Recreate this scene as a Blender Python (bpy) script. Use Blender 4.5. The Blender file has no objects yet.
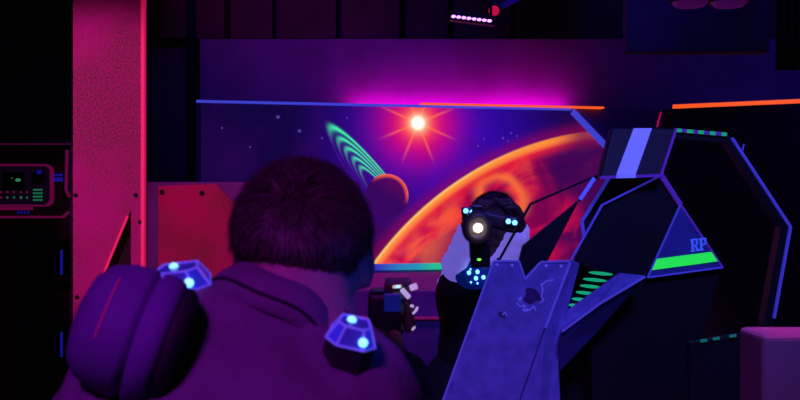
import bpy, bmesh, math, random
import numpy as np
from mathutils import Vector, Matrix
random.seed(7); rng = np.random.default_rng(7)
S = bpy.context.scene; C = S.collection
CAM_H = 1.5; F_PX = 1000.0

# ------------------------------------------------------------------ camera, exposure, world, main lights
def srgb(r, g, b):
    f = lambda c: (c/255/12.92) if c/255 <= .04045 else ((c/255+.055)/1.055)**2.4
    return (f(r), f(g), f(b))
cam = bpy.data.objects.new('camera', bpy.data.cameras.new('camera')); C.objects.link(cam)
cam.location = (0, 0, CAM_H); cam.rotation_euler = (math.pi/2, 0, 0)
cam.data.sensor_width = 36; cam.data.lens = 45; cam.data.clip_start = .05
cam.data.dof.use_dof = True; cam.data.dof.focus_distance = 3.2; cam.data.dof.aperture_fstop = 9
S.camera = cam
S.view_settings.view_transform = 'Standard'; S.view_settings.look = 'None'
S.view_settings.exposure = 0; S.view_settings.gamma = 1; S.view_settings.use_curve_mapping = False
w = bpy.data.worlds.new('world'); S.world = w; w.use_nodes = True
w.node_tree.nodes['Background'].inputs[0].default_value = (.01, .004, .03, 1)

def lamp(name, kind, loc, target, color, power, size=.3, spot=None, blend=.6, sy=None):
    d = bpy.data.lights.new(name, kind); d.color = color; d.energy = power
    if kind == 'AREA':
        d.size = size
        if sy: d.shape = 'RECTANGLE'; d.size_y = sy
    else: d.shadow_soft_size = size
    if kind == 'SPOT': d.spot_size = math.radians(spot); d.spot_blend = blend
    o = bpy.data.objects.new(name, d); C.objects.link(o); o.location = loc
    o.rotation_euler = (Vector(target)-Vector(loc)).to_track_quat('-Z', 'Y').to_euler()
    return o
UV = (.09, .04, 1.0); BLUE = (.03, .06, 1.0); MAG = (1.0, .008, .42); RED = (1.0, .012, .17)
lamp('black_light_ceiling', 'AREA', (.6, 4.2, 3.1), (.6, 4.2, 0), UV, 11, 2.2)
lamp('black_light_front', 'SPOT', (.75, 1.1, 2.9), (.62, 2.8, 1.3), (.13, .115, 1), 140, .25, 50, .5)
lamp('red_spot_column', 'SPOT', (-.1, 1.5, 3.0), (-.87, 3.0, 1.55), (1, .10, .22), 18, .06, 26, .8)
lamp('magenta_spot_column', 'SPOT', (-1.9, 1.2, 2.3), (-.90, 3.0, 1.62), (1, .10, .52), 120, .06, 27, .5)
lamp('red_spot_partition', 'SPOT', (-.35, 2.6, 2.6), (-.92, 4.0, 1.4), (1, .06, .26), 36, .05, 34, .9)
lamp('magenta_wash_behind_mural', 'AREA', (.40, 6.93, 2.13), (.40, 6.985, 2.4), (1, .0, .70), 4.2, 1.5, sy=.03)
lamp('magenta_wash_low_wall', 'SPOT', (-.7, 4.0, 2.9), (-.15, 5.35, 1.05), MAG, 70, .1, 34, .8)
lamp('violet_back_wall', 'SPOT', (-.6, 4.4, 3.0), (-.5, 7.0, 2.35), (.10, .02, 1), 60, .2, 60, .9)
lamp('violet_fill_far_right', 'SPOT', (2.2, 3.6, 3.0), (2.0, 7.3, 2.3), (.08, .02, 1), 60, .3, 80, .9)  # unseen violet fill, added to lift the dark far wall
lamp('red_back_panels', 'SPOT', (-.7, 4.8, 2.9), (-.8, 7.0, 3.0), RED, 14, .2, 52, .9)
lamp('magenta_head_side', 'SPOT', (-.45, -.35, 2.45), (-.18, 1.10, 1.36), (.52, .02, .85), 72, .12, 38, .8)
lamp('blue_neck_side', 'SPOT', (.9, .35, 1.9), (-.05, 1.13, 1.385), BLUE, 26, .05, 9.5, .9)
lamp('violet_player', 'SPOT', (.1, 2.0, 2.9), (.3, 3.4, 1.35), (.25, .17, 1), 12, .1, 26, .7)

# ------------------------------------------------------------------ helpers
def P(px, py, d):
    return Vector(((px-400)/F_PX*d, d, CAM_H-(py-200)/F_PX*d))
def mesh_obj(name, bm, mats, parent=None, smooth=False):
    me = bpy.data.meshes.new(name); bm.normal_update(); bm.to_mesh(me); bm.free()
    for m in (mats if isinstance(mats, (list, tuple)) else [mats]): me.materials.append(m)
    if smooth:
        for p in me.polygons: p.use_smooth = True
    o = bpy.data.objects.new(name, me); C.objects.link(o)
    if parent:
        o.parent = parent
        bpy.context.view_layer.update()
        o.matrix_parent_inverse = parent.matrix_world.inverted()
    return o
def empty(name, loc, label=None, cat=None, group=None):
    o = bpy.data.objects.new(name, None); C.objects.link(o); o.location = loc; o.empty_display_size = .1
    if label: tag(o, label, cat, group)
    return o
def tag(o, label, cat, group=None):
    o['label'] = label; o['category'] = cat
    if group: o['group'] = group
    return o
def struct(o): o['kind'] = 'structure'; return o
def bx(bm, lo, hi, mat=0):
    vs = [bm.verts.new((x, y, z)) for x in (lo[0], hi[0]) for y in (lo[1], hi[1]) for z in (lo[2], hi[2])]
    fs = [bm.faces.new([vs[i] for i in q]) for q in ((0,1,3,2),(4,6,7,5),(0,4,5,1),(2,3,7,6),(0,2,6,4),(1,5,7,3))]
    for f in fs: f.material_index = mat
    return fs
def prism(bm, pts, off, mat=0):
    off = Vector(off)
    a = [bm.verts.new(p) for p in pts]; b = [bm.verts.new(Vector(p)+off) for p in pts]
    fs = [bm.faces.new(a), bm.faces.new(b[::-1])]
    n = len(a)
    for i in range(n): fs.append(bm.faces.new((a[(i+1)%n], a[i], b[i], b[(i+1)%n])))
    for f in fs: f.material_index = mat
    bmesh.ops.recalc_face_normals(bm, faces=fs)
    return fs
def bar(bm, a, b, wd, th=.008, mat=0, up=(0, -1, 0)):
    """flat strip from a to b; th measured along up, wd across"""
    a = Vector(a); b = Vector(b); t = (b-a).normalized(); up = Vector(up)
    up = (up-t*up.dot(t)).normalized(); s = t.cross(up)*wd/2; u = up*th/2
    vs = [bm.verts.new(p+i*s+j*u) for p in (a, b) for i, j in ((-1,-1),(1,-1),(1,1),(-1,1))]
    fs = [bm.faces.new([vs[i] for i in q]) for q in ((3,2,1,0),(4,5,6,7),(0,1,5,4),(1,2,6,5),(2,3,7,6),(3,0,4,7))]
    for f in fs: f.material_index = mat
    bmesh.ops.recalc_face_normals(bm, faces=fs)
def lathe(bm, prof, M=Matrix(), n=32, mat=0, sx=1, sy=1):
    rings = []
    for r, z in prof:
        rings.append([bm.verts.new(M @ Vector((r*sx*math.cos(2*math.pi*i/n), r*sy*math.sin(2*math.pi*i/n), z))) for i in range(n)])
    fs = []
    for k in range(len(rings)-1):
        for i in range(n):
            fs.append(bm.faces.new((rings[k][i], rings[k][(i+1)%n], rings[k+1][(i+1)%n], rings[k+1][i])))
    fs.append(bm.faces.new(rings[0][::-1])); fs.append(bm.faces.new(rings[-1]))
    for f in fs: f.material_index = mat
    bmesh.ops.recalc_face_normals(bm, faces=fs)
def frame_mat(origin, z, x=(1, 0, 0)):
    z = Vector(z).normalized(); x = Vector(x); x = (x-z*x.dot(z)).normalized(); y = z.cross(x)
    return Matrix.Translation(Vector(origin)) @ Matrix((x, y, z)).transposed().to_4x4()
def bevel(bm, w, seg=2):
    bmesh.ops.bevel(bm, geom=bm.edges[:], offset=w, segments=seg, affect='EDGES', profile=.6)
def rrect(x0, z0, x1, z1, r, n=5):
    pts = []
    for cx, cz, a0 in ((x1-r, z1-r, 0), (x0+r, z1-r, 90), (x0+r, z0+r, 180), (x1-r, z0+r, 270)):
        for i in range(n+1):
            a = math.radians(a0+90*i/n); pts.append((cx+r*math.cos(a), cz+r*math.sin(a)))
    return pts

# ------------------------------------------------------------------ materials
def mat(name, col, rough=.6, metal=0, emit=None, es=1.0, var=0, scale=8, bump=0, bscale=60, col2=None, spec=.3, trans=0):
    m = bpy.data.materials.new(name); m.use_nodes = True; nt = m.node_tree; b = nt.nodes['Principled BSDF']
    b.inputs['Base Color'].default_value = (*col, 1); b.inputs['Roughness'].default_value = rough
    b.inputs['Metallic'].default_value = metal; b.inputs['Specular IOR Level'].default_value = spec
    if trans: b.inputs['Transmission Weight'].default_value = trans
    tc = nt.nodes.new('ShaderNodeTexCoord')
    if col2 or var:
        n = nt.nodes.new('ShaderNodeTexNoise'); n.inputs['Scale'].default_value = scale; n.inputs['Detail'].default_value = 6
        nt.links.new(tc.outputs['Object'], n.inputs['Vector'])
        r = nt.nodes.new('ShaderNodeValToRGB'); c2 = col2 or tuple(c*(1-var) for c in col)
        r.color_ramp.elements[0].position = .35; r.color_ramp.elements[1].position = .68
        r.color_ramp.elements[0].color = (*col, 1); r.color_ramp.elements[1].color = (*c2, 1)
        nt.links.new(n.outputs['Fac'], r.inputs[0]); nt.links.new(r.outputs[0], b.inputs['Base Color'])
    if bump:
        n2 = nt.nodes.new('ShaderNodeTexNoise'); n2.inputs['Scale'].default_value = bscale; n2.inputs['Detail'].default_value = 4
        nt.links.new(tc.outputs['Object'], n2.inputs['Vector'])
        bp = nt.nodes.new('ShaderNodeBump'); bp.inputs['Strength'].default_value = bump; bp.inputs['Distance'].default_value = .01
        nt.links.new(n2.outputs['Fac'], bp.inputs['Height']); nt.links.new(bp.outputs[0], b.inputs['Normal'])
    if emit:
        b.inputs['Emission Color'].default_value = (*emit, 1); b.inputs['Emission Strength'].default_value = es
    return m
M = {}
M['black'] = mat('black_paint', (.012, .010, .016), .55, var=.4, scale=5, bump=.05)
M['dark_wall'] = mat('dark_wall_paint', (.10, .06, .12), .8, var=.4, scale=3, bump=.1, bscale=30)
M['brown_panel'] = mat('brown_panel', (.16, .07, .07), .8, var=.45, scale=4, bump=.1, bscale=25)
M['violet_wall'] = mat('violet_wall_paint', (.30, .20, .36), .85, var=.3, scale=3, bump=.08, bscale=30)
M['carpet'] = mat('carpet', (.05, .05, .09), .95, var=.5, scale=120, bump=.3, bscale=220)
M['ceiling'] = mat('black_ceiling', (.03, .025, .035), .9, var=.3)
def speckle(name, c1, c2, big, lo, hi):
    m = mat(name, c1, .85, bump=.4, bscale=110); nt = m.node_tree; tc = nt.nodes.new('ShaderNodeTexCoord')
    fs = []
    for sc_, a, b in ((big, lo, hi), (170, .34, .66)):
        n = nt.nodes.new('ShaderNodeTexNoise'); n.inputs['Scale'].default_value = sc_; n.inputs['Detail'].default_value = 5; nt.links.new(tc.outputs['Object'], n.inputs['Vector'])
        mr = nt.nodes.new('ShaderNodeMapRange'); nt.links.new(n.outputs['Fac'], mr.inputs[0]); mr.inputs[1].default_value = a; mr.inputs[2].default_value = b; fs.append(mr)
    mu = nt.nodes.new('ShaderNodeMath'); mu.operation = 'MULTIPLY'; nt.links.new(fs[0].outputs[0], mu.inputs[0]); nt.links.new(fs[1].outputs[0], mu.inputs[1])
    mx = nt.nodes.new('ShaderNodeMix'); mx.data_type = 'RGBA'; nt.links.new(mu.outputs[0], mx.inputs[0]); mx.inputs[6].default_value = (*c1, 1); mx.inputs[7].default_value = (*c2, 1)
    nt.links.new(mx.outputs[2], nt.nodes['Principled BSDF'].inputs['Base Color']); return m
M['concrete'] = speckle('speckled_concrete', (.60, .045, .40), (.13, .16, .05), 4.5, .28, .58)
M['partition'] = speckle('speckled_red', (.55, .035, .20), (.12, .13, .04), 4.0, .36, .62)
M['red_edge'] = mat('red_edge_glow', (.85, .25, .35), .7, emit=srgb(215, 12, 70), es=.55)  # emission paints red light onto the column edges; also colours one short strip
M['purple_panel'] = mat('purple_panel', (.17, .08, .40), .75, var=.3, scale=5, bump=.06)
M['pink_wall'] = mat('pink_wall_paint', (.75, .35, .60), .7, var=.2, scale=3)
M['blue_tape'] = mat('blue_fluorescent_tape', (.25, .25, .8), .6, emit=srgb(66, 70, 215), es=.8)
M['blue_dim'] = mat('blue_edge_tape', (.18, .16, .6), .6, emit=srgb(48, 44, 165), es=.7)
M['blue_bright'] = mat('bright_blue_stripe', (.4, .45, .8), .6, emit=srgb(88, 92, 232), es=.85, var=.12, scale=20)
M['violet_edge'] = mat('violet_edge_tape', (.2, .1, .5), .6, emit=srgb(62, 18, 110), es=.6)
M['orange'] = mat('orange_fluorescent_rail', (.9, .35, .1), .6, emit=srgb(255, 88, 28), es=1.0)
M['green'] = mat('green_fluorescent_band', (.1, .8, .15), .6, emit=srgb(28, 222, 40), es=.95)
M['green_dim'] = mat('green_dash_tape', (.05, .6, .2), .6, emit=srgb(14, 160, 80), es=.75)
M['green_faint'] = mat('faded_green_tape', (.04, .4, .2), .6, emit=srgb(10, 100, 78), es=.6)
M['teal_slit'] = mat('green_light_slit', (.05, .3, .2), .5, emit=srgb(22, 165, 125), es=.9)
M['steel_blue'] = mat('blue_painted_steel', (.26, .25, .60), .55, col2=(.15, .15, .40), scale=26, bump=.12, bscale=120, emit=srgb(30, 24, 120), es=.32)  # faint even emission added to brighten the steel
M['steel_edge'] = mat('pale_blue_steel_edge', (.42, .40, .80), .5, emit=srgb(50, 44, 165), es=.35)
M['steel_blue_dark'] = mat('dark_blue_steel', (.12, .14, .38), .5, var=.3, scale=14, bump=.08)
M['worn'] = mat('worn_dark_patch', (.10, .05, .20), .8, var=.4, scale=40)
M['scratch'] = mat('pale_chipped_paint', (.55, .55, .85), .7, emit=srgb(70, 64, 190), es=.5)
M['tri'] = mat('blue_triangle_paint', (.05, .06, .30), .6, var=.35, scale=10, emit=srgb(16, 14, 84), es=.55)
M['letter'] = mat('letter_paint', (.15, .25, .7), .6, emit=srgb(48, 78, 200), es=.8)
M['magenta_block'] = mat('pink_block_paint', (.80, .30, .40), .6, var=.15)
M['hair'] = mat('dark_brown_hair', (.075, .040, .048), .5, spec=.4, var=.6, scale=60)
M['skin_shaded'] = mat('shaded_skin', (.10, .05, .04), .5, var=.1, scale=30)  # far player's skin, darkened in the colour to look backlit
M['skin'] = mat('skin', (.42, .24, .24), .5, var=.1, scale=30)
M['jacket'] = mat('purple_grey_jacket', (.20, .13, .24), .85, var=.25, scale=20, bump=.25, bscale=160)
M['thin_line'] = mat('dark_piping', (.02, .01, .03), .8)
M['vest'] = mat('black_vest_nylon', (.02, .018, .03), .7, bump=.1, bscale=200)
M['pad'] = mat('violet_padded_fabric', (.16, .08, .34), .65, var=.2, scale=12, bump=.08, bscale=120)
M['trouser'] = mat('dark_trousers', (.02, .02, .035), .85, var=.3)
M['shoe'] = mat('black_shoe_rubber', (.012, .012, .014), .6)
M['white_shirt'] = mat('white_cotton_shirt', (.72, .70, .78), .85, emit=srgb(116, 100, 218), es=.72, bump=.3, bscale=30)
M['plastic'] = mat('black_plastic', (.012, .012, .016), .35, spec=.5)
M['brown_plastic'] = mat('dark_brown_plastic', (.05, .028, .035), .45, var=.3, spec=.4)
M['chrome'] = mat('chrome_glint', (.8, .78, .85), .3, emit=srgb(190, 175, 225), es=.7)  # chrome bits; emission stands in for their bright reflections
M['lens_white'] = mat('white_lamp_lens', (1, 1, 1), .3, emit=(1, .93, .80), es=14)
M['lens_ring'] = mat('warm_reflector', (.9, .8, .6), .3, emit=(1, .72, .42), es=.5)
M['led_blue'] = mat('blue_led', (.4, .7, 1), .3, emit=srgb(110, 190, 255), es=2.4)
M['led_pod'] = mat('blue_sensor_dome', (.10, .16, .85), .12, emit=srgb(34, 40, 205), es=.4, spec=.8, var=.5, scale=30)
M['pod_top'] = mat('shaded_dome_facet', (.08, .08, .5), .12, emit=srgb(36, 26, 150), es=.5, spec=.8, var=.4, scale=40)  # darker dome facets, shading put in as a second material
M['pod_edge'] = mat('lit_dome_edge', (.4, .4, .9), .2, emit=srgb(70, 70, 215), es=.6)  # bright facet edges of the domes, painted in as glowing bars
M['pod_dark'] = mat('dark_blue_sensor_plate', (.02, .05, .22), .3, emit=srgb(4, 22, 96), es=.7)
M['led_violet'] = mat('violet_led', (.7, .5, 1), .3, emit=srgb(196, 120, 255), es=4)
M['led_green'] = mat('green_led', (.3, 1, .3), .3, emit=srgb(110, 235, 60), es=1.4)
M['console'] = mat('console_grey_plastic', (.06, .045, .07), .5, var=.3)
M['console_pink'] = mat('pink_console_edge', (.35, .06, .2), .6, emit=srgb(118, 8, 74), es=.55)
M['pink_faint'] = mat('faint_pink_edge', (.3, .05, .15), .6, emit=srgb(72, 6, 50), es=.6)
M['screen'] = mat('dark_screen', (.01, .012, .02), .15, emit=srgb(18, 3, 24), es=.6)
M['screen_green'] = mat('green_glint', (.05, .3, .2), .4, emit=srgb(58, 140, 100), es=.7)  # green glint on the console display, painted as emission
M['button_green'] = mat('green_button_light', (.05, .3, .2), .4, emit=srgb(26, 130, 90), es=.6)
M['button_red'] = mat('red_button_light', (.3, .05, .1), .4, emit=srgb(128, 12, 66), es=.6)
M['slot_blue'] = mat('blue_slot_light', (.05, .05, .4), .4, emit=srgb(24, 26, 165), es=.55)
M['curtain'] = mat('dark_red_curtain', (.10, .025, .06), .9, var=.3, scale=10)
M['red_glow'] = mat('red_lamp_lens', (.6, .05, .1), .4, emit=srgb(190, 14, 66), es=1)
M['violet_glow'] = mat('violet_lamp_lens', (.3, .1, .4), .4, emit=srgb(90, 14, 110), es=.3)

# node arithmetic for the painted mural
class X:
    nt = None
    def __init__(s, k): s.k = k
    @staticmethod
    def op(o, *a, clamp=False):
        n = X.nt.nodes.new('ShaderNodeMath'); n.operation = o; n.use_clamp = clamp
        for i, v in enumerate(a):
            if isinstance(v, X): X.nt.links.new(v.k, n.inputs[i])
            else: n.inputs[i].default_value = v
        return X(n.outputs[0])
    def __add__(a, b): return X.op('ADD', a, b)
    __radd__ = __add__
    def __sub__(a, b): return X.op('SUBTRACT', a, b)
    def __rsub__(a, b): return X.op('SUBTRACT', b, a)
    def __mul__(a, b): return X.op('MULTIPLY', a, b)
    __rmul__ = __mul__
    def __truediv__(a, b): return X.op('DIVIDE', a, b)
def sstep(x, a, b):
    n = X.nt.nodes.new('ShaderNodeMapRange'); n.interpolation_type = 'SMOOTHSTEP'
    X.nt.links.new(x.k, n.inputs[0])
    lo, hi, o0, o1 = (a, b, 0, 1) if a < b else (b, a, 1, 0)
    for i, v in enumerate((lo, hi, o0, o1)): n.inputs[1+i].default_value = v
    return X(n.outputs[0])
def gauss(x, w): return X.op('EXPONENT', x*x*(-1/(w*w)))
def hyp(x, y): return X.op('SQRT', x*x+y*y)
def xyz(x, y, z=0.0):
    n = X.nt.nodes.new('ShaderNodeCombineXYZ')
    for i, v in enumerate((x, y, z)):
        if isinstance(v, X): X.nt.links.new(v.k, n.inputs[i])
        else: n.inputs[i].default_value = v
    return n.outputs[0]
def noise(vec, scale, detail=5, dist=0):
    n = X.nt.nodes.new('ShaderNodeTexNoise'); n.inputs['Scale'].default_value = scale
    n.inputs['Detail'].default_value = detail; n.inputs['Distortion'].default_value = dist
    X.nt.links.new(vec, n.inputs['Vector']); return X(n.outputs['Fac'])
def mixc(fac, a, b):
    n = X.nt.nodes.new('ShaderNodeMix'); n.data_type = 'RGBA'
    for s, v in ((n.inputs[0], fac), (n.inputs[6], a), (n.inputs[7], b)):
        if isinstance(v, X): X.nt.links.new(v.k, s)
        elif isinstance(v, tuple): s.default_value = (*v, 1)
        elif isinstance(v, float): s.default_value = v
        else: X.nt.links.new(v, s)
    return n.outputs[2]

# ------------------------------------------------------------------ the setting
def sbox(name, lo, hi, m): bm = bmesh.new(); bx(bm, lo, hi); return struct(mesh_obj(name, bm, m))
sbox('floor', (-4.5, -1.5, -.1), (4.5, 7.4, 0), M['carpet'])
sbox('ceiling', (-4.5, -1.5, 3.3), (4.5, 7.4, 3.4), M['ceiling'])
sbox('wall_left', (-4.6, -1.5, 0), (-4.5, 7.4, 3.3), M['dark_wall'])
sbox('wall_right', (4.5, -1.5, 0), (4.6, 7.4, 3.3), M['dark_wall'])
sbox('wall_front', (-4.5, -1.6, 0), (4.5, -1.5, 3.3), M['dark_wall'])
sbox('wall_back', (-4.5, 7.3, 0), (4.5, 7.4, 3.3), M['dark_wall'])
# violet band and brown panels of the rear bulkhead
def zat(py, d): return CAM_H-(py-200)/F_PX*d
bm = bmesh.new(); bx(bm, (-1.40, 7.0, 0), (4.4, 7.3, zat(39, 7.0))); struct(mesh_obj('wall_violet', bm, M['violet_wall']))
seams = [-2.4, -1.72, -1.22, -.88, -.43, .02, .36, .80, 1.3]
for i in range(len(seams)-1):
    bm = bmesh.new(); bx(bm, (seams[i]+.022, 7.06, zat(37, 7.0)), (seams[i+1]-.022, 7.3, 3.3)); bevel(bm, .008)
    o = mesh_obj('wall_panel', bm, M['brown_panel']); o['kind'] = 'structure'

# mural wall: recedes slightly to the right
p0 = Vector((-1.052, 5.26)); p1 = Vector((1.154, 5.77)); tw = (p1-p0).normalized(); ANG = math.atan2(tw.y, tw.x)
def conv(px, py):
    rx = (px-400)/F_PX
    L = (rx*p0.y-p0.x)/(tw.x-rx*tw.y); s = p0.y+tw.y*L
    return L, CAM_H-(py-200)/F_PX*s
def on_wall(o): o.location = (p0.x, p0.y, 0); o.rotation_euler = (0, 0, ANG); return o
wall_top = conv(400, 104.5)[1]
bm = bmesh.new(); bx(bm, (-.02, .012, 0), (conv(668, 100)[0], .12, wall_top)); struct(on_wall(mesh_obj('wall_mural', bm, M['purple_panel'])))
bm = bmesh.new(); bx(bm, (-.02, .0, 0), (conv(668, 100)[0], .012, conv(400, 268)[1])); struct(on_wall(mesh_obj('wall_lower', bm, M['pink_wall'])))
bm = bmesh.new(); bx(bm, (-.07, -.03, 0), (-.02, .15, 3.3)); struct(on_wall(mesh_obj('trim_1', bm, M['black'])))

# the painted mural
mm = bpy.data.materials.new('fluorescent_space_mural'); mm.use_nodes = True; X.nt = mm.node_tree
tc = X.nt.nodes.new('ShaderNodeTexCoord'); sp = X.nt.nodes.new('ShaderNodeSeparateXYZ'); X.nt.links.new(tc.outputs['Object'], sp.inputs[0])
x = X(sp.outputs[0]); z = X(sp.outputs[2]); oc = tc.outputs['Object']
PX = .0055
sx, sz = conv(418, 123)
# deep space ground
n1 = noise(oc, 2.2, 5, .6)
dsun = hyp((x-(sx+.12))*.75, z-(sz-.1))
col = mixc(sstep(dsun, .66, .10), srgb(18, 4, 58), srgb(48, 8, 170))
col = mixc(sstep(n1, .42, .72)*.5, col, srgb(58, 4, 100))
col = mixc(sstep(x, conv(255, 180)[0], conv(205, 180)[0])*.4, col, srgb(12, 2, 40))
# stars
st = None
for px, py, w_ in ((278, 117, 1.0), (299.5, 131, .9), (322, 138, .6), (478, 146, .6), (484, 139, .5), (503, 138, .7), (511, 133, .6), (517, 136, .5), (508, 141, .5), (347, 118, .5), (250, 147, .5), (222, 128, .5)):
    a_, b_ = conv(px, py); g = gauss(hyp(x-a_, z-b_), w_*1.3*PX); st = g if st is None else st+g
col = mixc(X.op('MINIMUM', st, 1.0)*.75, col, srgb(120, 90, 225))
# sun: halo, core and eight painted rays
dx = x-sx; dz = z-sz; r = hyp(dx, dz)
col = mixc(gauss(r, 38*PX)*.7, col, srgb(190, 0, 150))
col = mixc(gauss(r, 30*PX), col, srgb(255, 8, 66))
th = X.op('ARCTAN2', dz, dx); per = math.pi/4
dl = X.op('FLOORED_MODULO', th+(10*per), per)-per/2
pd = X.op('ABSOLUTE', r*X.op('SINE', dl))
ray = gauss(pd, 1.15*PX)*sstep(r, 47*PX, 14*PX)
col = mixc(ray*.9, col, srgb(255, 96, 64))
col = mixc(gauss(r, 13*PX), col, srgb(255, 120, 60))
col = mixc(gauss(r, 8*PX), col, srgb(255, 255, 225))
col = mixc(sstep(r, 9*PX, 2*PX), col, (1.6, 1.5, 1.15))
# big planet
pts = [conv(*q) for q in ((372, 262), (407, 223), (455, 180), (502, 155), (550, 139), (579, 131))]
A = np.array([[2*a, 2*b, 1] for a, b in pts]); bb = np.array([a*a+b*b for a, b in pts])
cx, cz, k = np.linalg.lstsq(A, bb, rcond=None)[0]; R = math.sqrt(k+cx*cx+cz*cz)
bxn = x-float(cx); bzn = z-float(cz); rr = hyp(bxn, bzn); an = X.op('ARCTAN2', bzn, bxn); dep = float(R)-rr
streak = noise(xyz(an*1.6, rr*3.2), 2.4, 5, .7)
cloud = noise(oc, 2.6, 5, .8)
pl = mixc(sstep(streak, .38, .66), srgb(140, 2, 70), srgb(226, 18, 62))
pl = mixc(sstep(cloud, .47, .30)*.8, pl, srgb(92, 2, 72))
pl = mixc(sstep(streak*.5+cloud*.5, .50, .62)*sstep(dep, .48, .04)*.55, pl, srgb(255, 92, 34))
vx, vz = conv(503, 198); ex = (x-vx)*.85; ez = (z-vz)*1.1+(x-vx)*.2; er = hyp(ex, ez)
swirl = gauss(er-(21*PX)+(noise(oc, 4, 3)-.5)*(22*PX), 5.5*PX)
pl = mixc(swirl*.85, pl, srgb(252, 112, 50))
pl = mixc(sstep(er, 15*PX, 6*PX)*.8, pl, srgb(70, 10, 60))
pl = mixc(sstep(x+(z-1.5)*.25, conv(512, 200)[0], conv(572, 190)[0])*.95, pl, srgb(46, 4, 78))
rx_ = (x-conv(572, 225)[0])*.9+(z-conv(572, 225)[1])*.5; rz_ = (z-conv(572, 225)[1])*.9-(x-conv(572, 225)[0])*.6
pl = mixc(gauss(hyp(rx_*1.7, rz_*.75), 25*PX)*sstep(noise(oc, 5, 5, .6), .40, .60), pl, srgb(226, 14, 62))
pl = mixc(sstep(x, conv(468, 200)[0], conv(425, 200)[0])*sstep(cloud, .42, .58)*sstep(dep, 75*PX, 20*PX)*.6, pl, srgb(252, 120, 48))
rimw = sstep(an, 2.9, 2.5)*sstep(x, conv(584, 130)[0], conv(545, 140)[0])
pl = mixc(sstep(dep, 22*PX, 6*PX)*(rimw*.7+.2), pl, srgb(244, 36, 46))
pl = mixc(sstep(dep, 12*PX, 4*PX)*(rimw*.8+.1), pl, srgb(255, 150, 58))
pl = mixc(sstep(dep, 5*PX, 1.5*PX)*rimw*sstep(an, 1.85, 2.2)*.9, pl, srgb(255, 205, 110))
col = mixc(gauss(dep, 8*PX)*.5, col, srgb(150, 6, 70))
col = mixc(sstep(dep, 0.0, 2.2*PX), col, pl)
# rings
gx, gz = conv(390, 206); ax = Vector(conv(328.5, 125.5))-Vector((gx, gz)); La = ax.length; ax.normalize()
ra = (x-gx)*ax.x+(z-gz)*ax.y; rb = (x-gx)*ax.y-(z-gz)*ax.x
el = hyp(ra*(1/La), rb*(1/(16.5*PX)))
side = sstep(rb, -9*PX, 6*PX) if ax.y*1 > 0 else sstep(rb, 9*PX, -6*PX)
upm = sstep(ra, .0, .12)
ringfade = sstep(ra, .04, .3)
tot = None
for q, wd in ((.965, .040), (.83, .030), (.71, .028), (.59, .026), (.48, .024)):
    g = gauss(el-q, wd); tot = g if tot is None else tot+g
tot = X.op('MINIMUM', tot, 1.0)*upm
rc = mixc(side, srgb(78, 22, 150), srgb(66, 246, 170))
col = mixc(tot*(side*.5+.5)*(ringfade*.35+.65), col, rc)
# small planet with a lit rim
qx, qz = conv(387, 196); R2 = 22.5*PX; dr = hyp(x-qx, z-qz)
lit = ((x-qx)*.55+(z-qz)*.85)*(1/R2)
pc = mixc(sstep(lit, -.2, 1.0), srgb(40, 6, 86), srgb(86, 4, 84))
pc = mixc(sstep(dr, R2*.76, R2*.97)*sstep(lit, .10, .7), pc, srgb(255, 92, 52))
col = mixc(sstep(dr, R2, R2*.95), col, pc)
b = X.nt.nodes['Principled BSDF']; b.inputs['Roughness'].default_value = .8; b.inputs['Specular IOR Level'].default_value = .1
b.inputs['Base Color'].default_value = (.05, .03, .08, 1)
X.nt.links.new(col, b.inputs['Emission Color']); b.inputs['Emission Strength'].default_value = 1.0
poly = [conv(*q) for q in ((201, 101), (571, 110), (640, 182), (640, 262.5), (201, 262.5))]
zb = conv(400, 264)[1]
poly[3] = (poly[3][0], zb); poly[4] = (poly[4][0], zb)
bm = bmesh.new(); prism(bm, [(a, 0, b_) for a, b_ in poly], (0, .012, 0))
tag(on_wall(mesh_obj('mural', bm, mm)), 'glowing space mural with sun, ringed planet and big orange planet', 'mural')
# teal stripe
ts = bpy.data.materials.new('blue_to_green_stripe'); ts.use_nodes = True; X.nt = ts.node_tree
tc = X.nt.nodes.new('ShaderNodeTexCoord'); sp = X.nt.nodes.new('ShaderNodeSeparateXYZ'); X.nt.links.new(tc.outputs['Object'], sp.inputs[0]); x = X(sp.outputs[0])
c_ = mixc(sstep(x, conv(368, 0)[0], conv(415, 0)[0]), srgb(34, 30, 190), srgb(10, 150, 190))
c_ = mixc(sstep(x, conv(410, 0)[0], conv(440, 0)[0]), c_, srgb(10, 205, 135))
c_ = mixc(sstep(x, conv(520, 0)[0], conv(550, 0)[0]), c_, srgb(40, 40, 180))
X.nt.links.new(c_, X.nt.nodes['Principled BSDF'].inputs['Emission Color']); X.nt.nodes['Principled BSDF'].inputs['Emission Strength'].default_value = .85
X.nt.nodes['Principled BSDF'].inputs['Base Color'].default_value = (.1, .2, .3, 1)
bm = bmesh.new(); bx(bm, (0, -.012, conv(400, 270)[1]), (conv(640, 0)[0], 0, conv(400, 263.5)[1])); bevel(bm, .004)
tag(on_wall(mesh_obj('tape_strip', bm, ts)), 'blue to green glowing stripe along the bottom of the mural', 'stripe')
bm = bmesh.new(); zt = wall_top
bx(bm, (-.02, -.012, zt-.014), (conv(571, 0)[0], 0, zt)); bevel(bm, .003)
tag(on_wall(mesh_obj('tape_strip', bm, M['blue_tape'])), 'thin blue glowing strip along the top edge of the mural', 'stripe')
bm = bmesh.new(); a = conv(572, 111.5); b_ = conv(607, 148)
bar(bm, (a[0], -.008, a[1]), (b_[0], -.008, b_[1]), .034, .012)
tag(on_wall(mesh_obj('tape_strip', bm, M['blue_tape'])), 'slanted blue strip cutting the upper right corner of the mural', 'stripe')
bm = bmesh.new(); bx(bm, (conv(421, 0)[0], -.02, zt+.001), (conv(603, 0)[0], .05, zt+.012)); bevel(bm, .004)
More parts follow.
